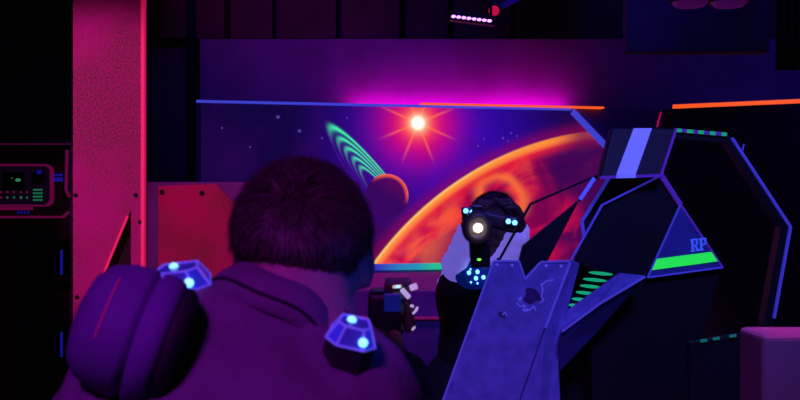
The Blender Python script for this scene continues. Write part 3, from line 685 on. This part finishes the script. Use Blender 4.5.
def head_prims(Mh):
    """head about its centre; local +y is the face, z up"""
    g = lambda *p: tuple(Mh @ Vector(p)); R3 = Mh.to_3x3().normalized(); hs = Mh.to_scale().x
    E_ = lambda c, r, kk=.02, rot=None: ell(g(*c), tuple(v*hs for v in r), (R3 @ rot.to_3x3()) if rot else R3, kk)
    pr_ = [E_((0, -.012, .012), (.074, .092, .082)), E_((0, .03, -.045), (.062, .066, .078), .03), E_((0, .062, -.098), (.030, .026, .022), .03),
           cone(g(0, .088, -.005), g(0, .108, -.042), .008, .013, .012), E_((0, .108, -.044), (.015, .011, .010), .008),
           E_((0, .090, -.072), (.024, .012, .008), .008), E_((0, .090, -.082), (.020, .011, .007), .006),
           E_((0, .084, .018), (.052, .016, .010), .02)]
    for s in (-1, 1):
        pr_ += [E_((s*.032, .080, -.006), (.013, .012, .011), .004), E_((s*.042, .062, -.040), (.024, .026, .022), .03)]
        er = Matrix.Rotation(s*-.35, 4, 'Z') @ Matrix.Rotation(-.2, 4, 'X')
        pr_ += [E_((s*.083, -.002, -.030), (.008, .020, .032), .006, er), E_((s*.078, .006, -.030), (.010, .010, .016), .006)]
    return pr_
def hand_prims(wrist, fwd, back, side, curl=1.0, sc=1.0):
    """palm from wrist along fwd; back = back-of-hand normal; side=+1 puts thumb on fwd x back side"""
    wv = Vector(wrist); f = Vector(fwd).normalized(); n = Vector(back); n = (n-f*n.dot(f)).normalized(); s = f.cross(n)*side
    out = [cone(wv, wv+f*.03*sc, .024*sc, .026*sc, .02)]
    for i in range(4):
        u = (.033-.022*i)*sc
        kn = wv+f*(.088-.004*abs(i-1.2))*sc+s*u
        out.append(cone(wv+f*.02*sc+s*u*.6, kn, .014*sc, .0115*sc, .014))
        L = (.040, .045, .042, .033)[i]*sc; dirn = f
        p = kn
        for jn, (fr_, rd) in enumerate(((1, .0095), (.7, .0085), (.55, .0078))):
            a = math.radians((38, 62, 45)[jn]*curl); dirn = (dirn*math.cos(a)-((n-dirn*n.dot(dirn)).normalized())*math.sin(a)).normalized()
            q_ = p+dirn*L*fr_; out.append(cone(p, q_, rd*sc, (rd-.0008)*sc, .004)); p = q_
    tb = wv+f*.025*sc+s*.022*sc-n*.006; t1 = tb+(f*.5+s*.75-n*.35).normalized()*.042*sc; t2 = t1+(f*.75+s*.1-n*.6).normalized()*.032*sc; t3 = t2+(f*.7-s*.3-n*.6).normalized()*.025*sc
    out += [cone(tb, t1, .016*sc, .012*sc, .012), cone(t1, t2, .011*sc, .0098*sc, .004), cone(t2, t3, .0095*sc, .0082*sc, .004)]
    return out
def hair_strands(name, Mh, count, length, m, parent, front=.25, radii=(.076, .094, .084), ctr=(0, -.012, .012), width=.0011, low=-.055):
    """short strands rooted on the skull, combed down from the crown, plus the scalp cap below them"""
    bm = bmesh.new(); crown = Vector((.1, -.75, .75)).normalized(); made = 0
    # cap
    nu, nv = 40, 24; grid = {}
    def ok(d):  # hairline
        zl = low if d.y < -.42 else low+.085+.06*max(0, d.y)
        return d.z*radii[2] > zl and not (d.y > front and d.z < .45+.3*d.y)
    def pos(d, e=0): return Mh @ Vector((ctr[0]+d.x*(radii[0]+e), ctr[1]+d.y*(radii[1]+e), ctr[2]+d.z*(radii[2]+e)))
    for i in range(nu):
        for j in range(nv+1):
            th_ = 2*math.pi*i/nu; ph = math.pi*j/nv; d = Vector((math.sin(ph)*math.cos(th_), math.sin(ph)*math.sin(th_), math.cos(ph))); grid[i, j] = d
    vmap = {}
    for i in range(nu):
        for j in range(nv):
            ds = [grid[i, j], grid[i, j+1], grid[(i+1) % nu, j+1], grid[(i+1) % nu, j]]
            if all(ok(d) for d in ds):
                vs = []
                for d in ds:
                    key = (round(d.x, 4), round(d.y, 4), round(d.z, 4))
                    if key not in vmap: vmap[key] = bm.verts.new(pos(d, .001))
                    if vmap[key] not in vs: vs.append(vmap[key])
                if len(vs) >= 3: bm.faces.new(vs)
    while made < count:
        d = Vector(rng.normal(size=3)).normalized()
        if not ok(d): continue
        made += 1
        t = (d-crown); t = (t-d*t.dot(d))
        t = t.normalized() if t.length > 1e-3 else Vector((1, 0, 0))
        t = (t+Vector(rng.normal(size=3))*(.35+1.5*math.exp(-((d-crown).length/.35)**2))); t = (t-d*t.dot(d)).normalized()
        L = length*(.6+.7*rng.random())*(1.0 if d.z > 0 else .6); s = d.cross(t)*width*(.6+.8*rng.random())
        base = pos(d, .001); pts = []
        lift = .45+.35*rng.random()
        for q_ in (0, .5, 1):
            dd = (d*(1)+t*(q_*L/.085)).normalized(); pts.append(pos(dd, .002+lift*L*(q_-.35*q_*q_)))
        R3 = Mh.to_3x3(); sw = R3 @ s
        a0, a1 = bm.verts.new(pts[0]-sw), bm.verts.new(pts[0]+sw); b0, b1 = bm.verts.new(pts[1]-sw*.8), bm.verts.new(pts[1]+sw*.8); c0 = bm.verts.new(pts[2])
        bm.faces.new((a0, a1, b1, b0)); bm.faces.new((b0, b1, c0))
    me_ = mesh_obj(name, bm, m, parent, smooth=True); return me_
def pod_mesh(Mp, rx, ry, h):
    """faceted sensor dome with two bright lamps"""
    bm = bmesh.new(); lathe(bm, [(1, 0), (1.0, h*.35), (.72, h*.85), (.45, h)], Mp, 8, 0, 1, 1)
    return bm

# --- the man in the foreground, seen from behind
D1 = 1.18
hc = P(303, 244, D1)
man = empty('person', (-.27, .98, 0), 'man seen from behind in purple jacket and laser tag vest, leaning right', 'person')
Mh = Matrix.Translation(hc) @ Matrix.Rotation(math.radians(-1), 4, 'Y') @ Matrix.Rotation(math.radians(-6), 4, 'X') @ Matrix.Scale(.905, 4)
nb = Vector((-.140, 1.115, 1.375)); shL = Vector((-.245, 1.05, 1.325)); shR = Vector((-.058, 1.11, 1.282)); chest = Vector((-.185, 1.06, 1.20)); pel = Vector((-.27, .98, .93))
hipL, hipR = Vector((-.355, .98, .90)), Vector((-.185, 1.0, .88)); knL, knR = Vector((-.40, 1.06, .49)), Vector((-.16, 1.12, .48)); anL, anR = Vector((-.42, .95, .09)), Vector((-.13, 1.0, .09))
elL, wrL = Vector((-.33, 1.13, 1.06)), Vector((-.20, 1.38, 1.12))
elR, wrR = Vector((.06, 1.30, 1.03)), Vector((.005, 1.60, 1.215))
torso = lambda e: [cone(pel, chest, .125+e, .135+e, .05), cone(pel+Vector((-.05, 0, -.02)), pel+Vector((.05, 0, -.02)), .11+e, .11+e, .05),
                   cone(chest+Vector((-.075, 0, .03)), chest+Vector((.075, .01, .0)), .105+e, .105+e, .05), cone(nb+Vector((0, 0, -.03)), shL, .058+e, .055+e, .05), cone(nb+Vector((0, 0, -.03)), shR, .058+e, .055+e, .05)]
arms = lambda e: [cone(shL, elL, .052+e, .042+e, .04), cone(elL, wrL, .042+e, .029+e, .02), cone(shR, elR, .052+e, .042+e, .04), cone(elR, wrR, .042+e, .029+e, .02)]
legs = lambda e: [cone(hipL, knL, .085+e, .058+e, .04), cone(knL, anL, .056+e, .042+e, .02), cone(hipR, knR, .085+e, .058+e, .04), cone(knR, anR, .056+e, .042+e, .02)]
neck = [cone(Mh @ Vector((0, -.025, -.04)), nb+Vector((.02, .01, -.03)), .056, .060, .03)]
gr_fwd = Vector((-.1, .9, .35)); gripP = wrR+gr_fwd.normalized()*.07
feet = [cone(anL, anL+Vector((-.02, .15, -.05)), .040, .034, .02), cone(anR, anR+Vector((.02, .15, -.05)), .040, .034, .02)]
sdf_mesh('body', head_prims(Mh)+neck+torso(0)+arms(0)+legs(0)+feet+hand_prims(wrR, (-.1, .9, .35), (.95, .1, .2), -1, 1.0)+hand_prims(wrL, (.55, .8, .2), (-.5, .3, .8), 1, .8), M['skin'], man, .006)
colaxis = Vector((.42, .52, .74)).normalized(); colc = nb+Vector((-.004, -.006, -.012))
cp = np.array(colc); ca = np.array(colaxis)
sdf_mesh('jacket', torso(.016)+arms(.014), M['jacket'], man, .006, wrinkle=.0028, wfreq=34,
         cut=lambda X_, Y_, Z_: np.where((X_-cp[0])**2+(Y_-cp[1])**2 < .085**2, (X_-cp[0])*ca[0]+(Y_-cp[1])*ca[1]+(Z_-cp[2])*ca[2]-.004, -1.0))
bm = bmesh.new(); Mc = frame_mat(colc, colaxis); lathe_prof = [(.082, -.022), (.084, -.004), (.079, .014), (.073, .026), (.068, .028), (.066, .022), (.068, 0), (.072, -.02)]
n = 48; rings = [[bm.verts.new(Mc @ Vector((r_*math.cos(2*math.pi*i/n), r_*1.0*math.sin(2*math.pi*i/n), z_+.003*math.sin(5*2*math.pi*i/n)))) for i in range(n)] for r_, z_ in lathe_prof]
for ra_, rb_ in zip(rings, rings[1:]+rings[:1]):
    for i in range(n): bm.faces.new((ra_[i], ra_[(i+1) % n], rb_[(i+1) % n], rb_[i]))
bmesh.ops.recalc_face_normals(bm, faces=bm.faces[:]); mesh_obj('collar', bm, M['jacket'], man, True)
bm = bmesh.new(); rp = [(.0845+.0022*math.cos(a), -.006+.0022*math.sin(a)) for a in np.linspace(0, 2*math.pi, 8, endpoint=False)]
rings = [[bm.verts.new(Mc @ Vector((r_*math.cos(2*math.pi*i/n), r_*math.sin(2*math.pi*i/n), z_+.003*math.sin(5*2*math.pi*i/n)))) for i in range(n)] for r_, z_ in rp]
for ra_, rb_ in zip(rings, rings[1:]+rings[:1]):
    for i in range(n): bm.faces.new((ra_[i], ra_[(i+1) % n], rb_[(i+1) % n], rb_[i]))
mesh_obj('collar_piping', bm, M['thin_line'], man, True)
sdf_mesh('trousers', [cone(pel+Vector((-.06, 0, -.03)), pel+Vector((.06, 0, -.03)), .126, .126, .05)]+legs(.014), M['trouser'], man, .009)
for an_, sx_ in ((anL, -.02), (anR, .02)):
    sdf_mesh('shoe', [cone(an_+Vector((0, -.03, -.04)), an_+Vector((sx_, .19, -.05)), .048, .038, .02), cone(an_+Vector((0, 0, 0)), an_+Vector((0, .02, -.04)), .05, .05, .02)], M['shoe'], man, .008, cut=lambda X_, Y_, Z_: .002-Z_)
hair_strands('hair', Mh, 26000, .034, M['hair'], man, low=-.10)
vest = sdf_mesh('vest', [cone(pel+Vector((.01, 0, .16)), chest+Vector((0, 0, -.02)), .150, .158, .05), cone(chest+Vector((-.06, 0, 0)), chest+Vector((.06, .01, -.02)), .132, .130, .05)], M['vest'], man, .008,
                cut=lambda X_, Y_, Z_: np.maximum(Z_-1.235-.0*X_, np.where(X_ > -10, .98-Z_, 0)))
# padded shoulder cover: two bands with a groove, dark open end
pc_ = P(126, 330, .98); axd = Vector((.93, .12, -.34)).normalized(); Mp = frame_mat(pc_, axd, (0, 0, 1))
bm = bmesh.new()
lathe(bm, [(.020, -.048), (.042, -.043), (.056, -.032), (.0630, -.014), (.0655, .006), (.0645, .0115), (.0595, .0135), (.0595, .0165), (.0650, .0185), (.0640, .034), (.061, .040), (.055, .042)], Mp, 48)
mesh_obj('shoulder_pad', bm, M['pad'], vest, True)['label'] = 'violet padded shoulder cover'
bm = bmesh.new(); lathe(bm, [(.056, .036), (.059, .048), (.052, .056), (.040, .058)], Mp, 48); mesh_obj('pad_lining', bm, M['vest'], vest, True)
for (px, py, d_, nrm, lx) in ((181, 284, 1.07, (-.12, -.25, .95), .034), (351, 338, 1.035, (.25, -.35, .9), .026)):
    Mq = frame_mat(P(px, py, d_), nrm)
    lo_ = [(-1, -.35), (-.55, -.8), (.55, -.8), (1, -.35), (.8, .7), (-.8, .7)]; up_ = [(a*.66, b*.62) for a, b in lo_]
    lo3 = [Mq @ Vector((a*lx, b*lx, 0)) for a, b in lo_]; hi3 = [Mq @ Vector((a*lx, b*lx, .019)) for a, b in up_]; bs3 = [Mq @ Vector((a*lx, b*lx, -.03)) for a, b in lo_]
    bm = bmesh.new(); v0, v1, v2_ = [[bm.verts.new(p) for p in q] for q in (bs3, lo3, hi3)]
    for i in range(6):
        for A_, B_, mi in ((v0, v1, 2), (v1, v2_, i % 2)):
            f = bm.faces.new((A_[i], A_[(i+1) % 6], B_[(i+1) % 6], B_[i])); f.material_index = mi
    bm.faces.new(v2_).material_index = 1; bm.faces.new(v0[::-1]).material_index = 2
    bmesh.ops.recalc_face_normals(bm, faces=bm.faces[:])
    for i in range(6):
        bar(bm, lo3[i], hi3[i], .0022, .0022, 3); bar(bm, hi3[i], hi3[(i+1) % 6], .0022, .0022, 3); bar(bm, lo3[i], lo3[(i+1) % 6], .0022, .0022, 3)
    for u, v in ((-.15, .1), (.45, -.72)):
        lathe(bm, [(.005, 0), (.0045, .003), (.002, .005)], frame_mat(Mq @ Vector((u*lx, v*lx, .018 if v > 0 else .008)), nrm if v > 0 else (0, -1, .4)), 12, 4)
    mesh_obj('sensor_dome', bm, [M['led_pod'], M['pod_top'], M['vest'], M['pod_edge'], M['led_blue']], vest)['label'] = 'faceted blue sensor dome'

bm = bmesh.new(); pts = []
for i in range(72):
    a_ = 2*math.pi*i/72; zz_ = -.022-.012*abs(math.sin(a_-.1)); w_ = Mp @ Vector((.0615*math.cos(a_), .0615*math.sin(a_), -.0185))
    if w_.y < pc_.y-.035 and abs(CAM_H-w_.z-.128*w_.y+.02*w_.y) < .03: pts.append(w_+Vector((0, -.001, 0)))
pts.sort(key=lambda v: v.z)
for a_, b_ in zip(pts, pts[1:]): bar(bm, a_, b_, .0014, .002)
mesh_obj('thin_line', bm, M['console_pink'], vest)['label'] = 'thin red painted highlight'  # glowing line drawn for the red highlight on the pad
# his phaser held in front
ph = empty('phaser', P(390, 300, 1.68), 'black phaser with chrome trim pieces with painted glints held up by the man in front', 'laser gun')
DPz = 1.66
bm = bmesh.new(); a = P(367.5, 326, DPz); b_ = P(404, 289, DPz+.05)
bx(bm, (a.x, DPz, a.z-.02), (b_.x, DPz+.10, b_.z)); bevel(bm, .012, 3); mesh_obj('body_shell', bm, M['plastic'], ph)
bm = bmesh.new(); bx(bm, tuple(P(384, 312, DPz-.006)), tuple(P(401, 293, DPz))); bevel(bm, .003); mesh_obj('rear_display', bm, M['pod_dark'], ph)
bm = bmesh.new(); bx(bm, (P(384, 0, DPz).x, DPz+.01, zat(291, DPz)-.004), (P(412, 0, DPz).x, DPz+.12, zat(283, DPz))); bevel(bm, .004, 2); mesh_obj('top_sight', bm, M['brown_plastic'], ph)
def chip(px, py, w_, h_, rot, nm='chrome_trim', m='chrome', dd=.0):
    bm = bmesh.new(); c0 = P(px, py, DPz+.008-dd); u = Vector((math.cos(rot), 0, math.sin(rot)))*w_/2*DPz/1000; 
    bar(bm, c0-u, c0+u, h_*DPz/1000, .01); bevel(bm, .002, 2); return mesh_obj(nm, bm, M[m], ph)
chip(405.5, 293.5, 12, 5, -.85); chip(413.5, 287, 8, 6, .35); chip(397, 286.5, 9, 3, .1, 'chrome_trim', 'lens_ring'); chip(398, 286.8, 4, 2.2, 0, 'sight_lamp', 'led_blue', .006)
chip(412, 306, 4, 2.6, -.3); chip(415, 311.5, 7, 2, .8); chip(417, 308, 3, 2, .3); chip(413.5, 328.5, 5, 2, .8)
bm = bmesh.new(); bar(bm, P(405, 300, DPz+.05), P(411, 330, DPz+.05), .02, .06); bevel(bm, .004, 2); mesh_obj('side_shell', bm, M['brown_plastic'], ph)
bm = bmesh.new(); g0 = Vector((P(392, 0, DPz+.05).x, DPz+.05, zat(326, DPz)-.015)); bar(bm, g0, gripP+Vector((-.01, 0, -.06)), .034, .042); bevel(bm, .008, 3); mesh_obj('grip', bm, M['plastic'], ph)

# --- the opposing player
D2 = 3.4
pl2 = empty('person', (P(480, 0, D2).x, D2+.1, 0), 'player in white shirt and dark vest aiming a lit phaser at the viewer', 'person')
Q = lambda px, py, dy=0: P(px, py, D2+dy)
h2 = Q(493, 222, .05)
Mh2 = Matrix.Translation(h2) @ Matrix.Rotation(math.radians(9), 4, 'Y') @ Matrix.Rotation(math.pi, 4, 'Z') @ Matrix.Rotation(math.radians(-6), 4, 'X')
nb2 = Q(488, 258, .10); s2L = Q(466, 262, .08); s2R = Q(510, 262, .12); ch2 = Q(485, 300, .10); pe2 = Q(478, 372, .12)
e2L, w2L = Q(456, 266, -.12), Q(467, 233, -.24); e2R, w2R = Q(503, 268, -.08), Q(519, 233, -.22)
hp = [pe2+Vector((-.09, 0, -.04)), pe2+Vector((.09, .02, -.04))]; kn2 = [Vector((hp[0].x-.05, hp[0].y-.12, .49)), Vector((hp[1].x+.04, hp[1].y-.02, .49))]; an2 = [Vector((kn2[0].x-.02, kn2[0].y+.05, .09)), Vector((kn2[1].x+.02, kn2[1].y+.10, .09))]
tor2 = lambda e: [cone(pe2, ch2, .12+e, .125+e, .05), cone(ch2+Vector((-.06, 0, .03)), ch2+Vector((.06, 0, .03)), .10+e, .10+e, .05), cone(nb2+Vector((0, 0, -.03)), s2L, .05+e, .05+e, .05), cone(nb2+Vector((0, 0, -.03)), s2R, .05+e, .05+e, .05)]
arm2 = lambda e: [cone(s2L, e2L, .040+e, .033+e, .03), cone(e2L, w2L, .033+e, .022+e, .02), cone(s2R, e2R, .040+e, .034+e, .03), cone(e2R, w2R, .034+e, .023+e, .02)]
leg2 = lambda e: [c_ for i in (0, 1) for c_ in (cone(hp[i], kn2[i], .082+e, .056+e, .04), cone(kn2[i], an2[i], .054+e, .04+e, .02))]
ft2 = [cone(an2[i], an2[i]+Vector((0, -.15, -.05)), .04, .034, .02) for i in (0, 1)]
sdf_mesh('body', head_prims(Mh2)+[cone(Mh2 @ Vector((0, -.02, -.06)), nb2+Vector((0, 0, -.03)), .05, .055, .03)]+tor2(0)+arm2(0)+leg2(0)+ft2
         + hand_prims(w2L, (.12, -.25, .9), (-.95, .1, .1), -1, 1.0, .9)+hand_prims(w2R, (-.05, -.25, .9), (.95, .1, .1), 1, 1.0, .9), M['skin_shaded'], pl2, .007)
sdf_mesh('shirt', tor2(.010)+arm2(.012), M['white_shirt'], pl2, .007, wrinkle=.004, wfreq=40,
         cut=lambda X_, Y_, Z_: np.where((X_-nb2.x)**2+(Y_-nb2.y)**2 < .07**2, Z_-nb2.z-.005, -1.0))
sdf_mesh('trousers', [cone(pe2+Vector((-.05, 0, -.03)), pe2+Vector((.05, 0, -.03)), .125, .125, .05)]+leg2(.014), M['trouser'], pl2, .010)
for an_ in an2:
    sdf_mesh('shoe', [cone(an_+Vector((0, .03, -.04)), an_+Vector((0, -.19, -.05)), .048, .038, .02), cone(an_, an_+Vector((0, -.02, -.04)), .05, .05, .02)], M['shoe'], pl2, .008, cut=lambda X_, Y_, Z_: .002-Z_)
hair_strands('hair', Mh2, 3500, .03, M['hair'], pl2, low=-.10)
v2 = sdf_mesh('vest', [cone(pe2+Vector((0, 0, .08)), ch2, .142, .146, .05), cone(ch2+Vector((-.05, -.01, .02)), ch2+Vector((.05, -.01, .02)), .122, .122, .05)], M['vest'], pl2, .008,
              cut=lambda X_, Y_, Z_: np.maximum(Z_-zat(270, D2), .93-Z_))
# chest sensor with seven blue lamps
Ms = frame_mat(Q(475, 275, -.165), (-.1, -1, .05))
bm = bmesh.new(); lathe(bm, [(.062, -.11), (.066, -.004), (.062, .008), (.03, .010)], Ms, 28, 0, 1, .72)
mesh_obj('chest_sensor', bm, M['pod_dark'], v2, True)['label'] = 'dark blue chest sensor with bright lamps'
lamps = [(0, 0, .0085), (-.024, .018, .009), (.008, .022, .009), (-.004, -.005, .009), (.026, -.008, .009)]
for px, py, rr_ in ((469, 272, .009), (477.5, 271, .009), (476, 277.5, .009), (483.5, 276.5, .009), (471, 281.5, .0045), (477.5, 282.5, .0045), (470.5, 268.5, .004)):
    bm = bmesh.new(); rr_ *= .72; c0 = Q(px, py+.8, -.178); lathe(bm, [(rr_, -.01), (rr_, .002), (rr_*.5, .006)], frame_mat(c0, (0, -1, 0)), 14, 0, 1, 1.1); mesh_obj('sensor_lamp', bm, M['led_blue'], v2)
# the lit phaser
p2 = empty('phaser', Q(478, 227, -.30), 'dark phaser with bright white lamp aimed by the far player', 'laser gun')
bc = Q(478, 228, -.42); Mb = frame_mat(bc, (0, -1, .02))
bm = bmesh.new(); lathe(bm, [(.020, -.22), (.034, -.20), (.044, -.12), (.046, -.02), (.043, .0), (.018, .0), (.016, -.006)], Mb, 28, 0, .95, 1.15); mesh_obj('barrel', bm, M['brown_plastic'], p2, True)
bm = bmesh.new(); lathe(bm, [(.016, -.012), (.016, .0005), (.012, .002)], Mb, 24); mesh_obj('reflector', bm, M['lens_ring'], p2)
bm = bmesh.new(); lathe(bm, [(.0095, .002), (.009, .006), (.004, .008)], Mb, 24); mesh_obj('lamp_lens', bm, M['lens_white'], p2)['label'] = 'bright white lamp lens'
bm = bmesh.new(); bar(bm, Q(479, 238, -.34), Q(480, 263, -.30), .060, .07); bevel(bm, .012, 3); mesh_obj('grip_housing', bm, M['brown_plastic'], p2, True)
bm = bmesh.new(); bar(bm, Q(463, 214, -.30), Q(519, 226, -.30), .052, .07); bevel(bm, .016, 3); mesh_obj('cross_body', bm, M['brown_plastic'], p2, True)
bm = bmesh.new(); bx(bm, tuple(Q(472, 214, -.36)), tuple(Q(481, 205, -.26))); bevel(bm, .005, 2); mesh_obj('sight', bm, M['plastic'], p2)
for (px, py) in ((469, 211.5), (511.5, 222)):
    bm = bmesh.new(); c0 = Q(px, py, -.345); bx(bm, (c0.x-.021, c0.y, c0.z-.014), (c0.x+.021, c0.y+.05, c0.z+.014)); bevel(bm, .006, 2); hs_ = mesh_obj('lamp_housing', bm, M['plastic'], p2)
    for s_ in (-1, 1):
        bm = bmesh.new(); lathe(bm, [(.008, 0), (.008, .004), (.004, .007)], frame_mat(c0+Vector((s_*.0098, -.0005, -s_*.002)), (0, -1, 0)), 14); mesh_obj('lamp', bm, M['led_blue'], hs_)
bm = bmesh.new(); c0 = Q(479, 259.3, -.345); lathe(bm, [(.007, -.01), (.007, .002), (.003, .004)], frame_mat(c0, (0, -1, 0)), 12, 0, 1, .7); mesh_obj('status_lamp', bm, M['led_green'], p2)
lamp('phaser_lamp_light', 'POINT', bc+Vector((0, -.05, 0)), (0, 0, 0), (1, .85, .7), .06, .012)
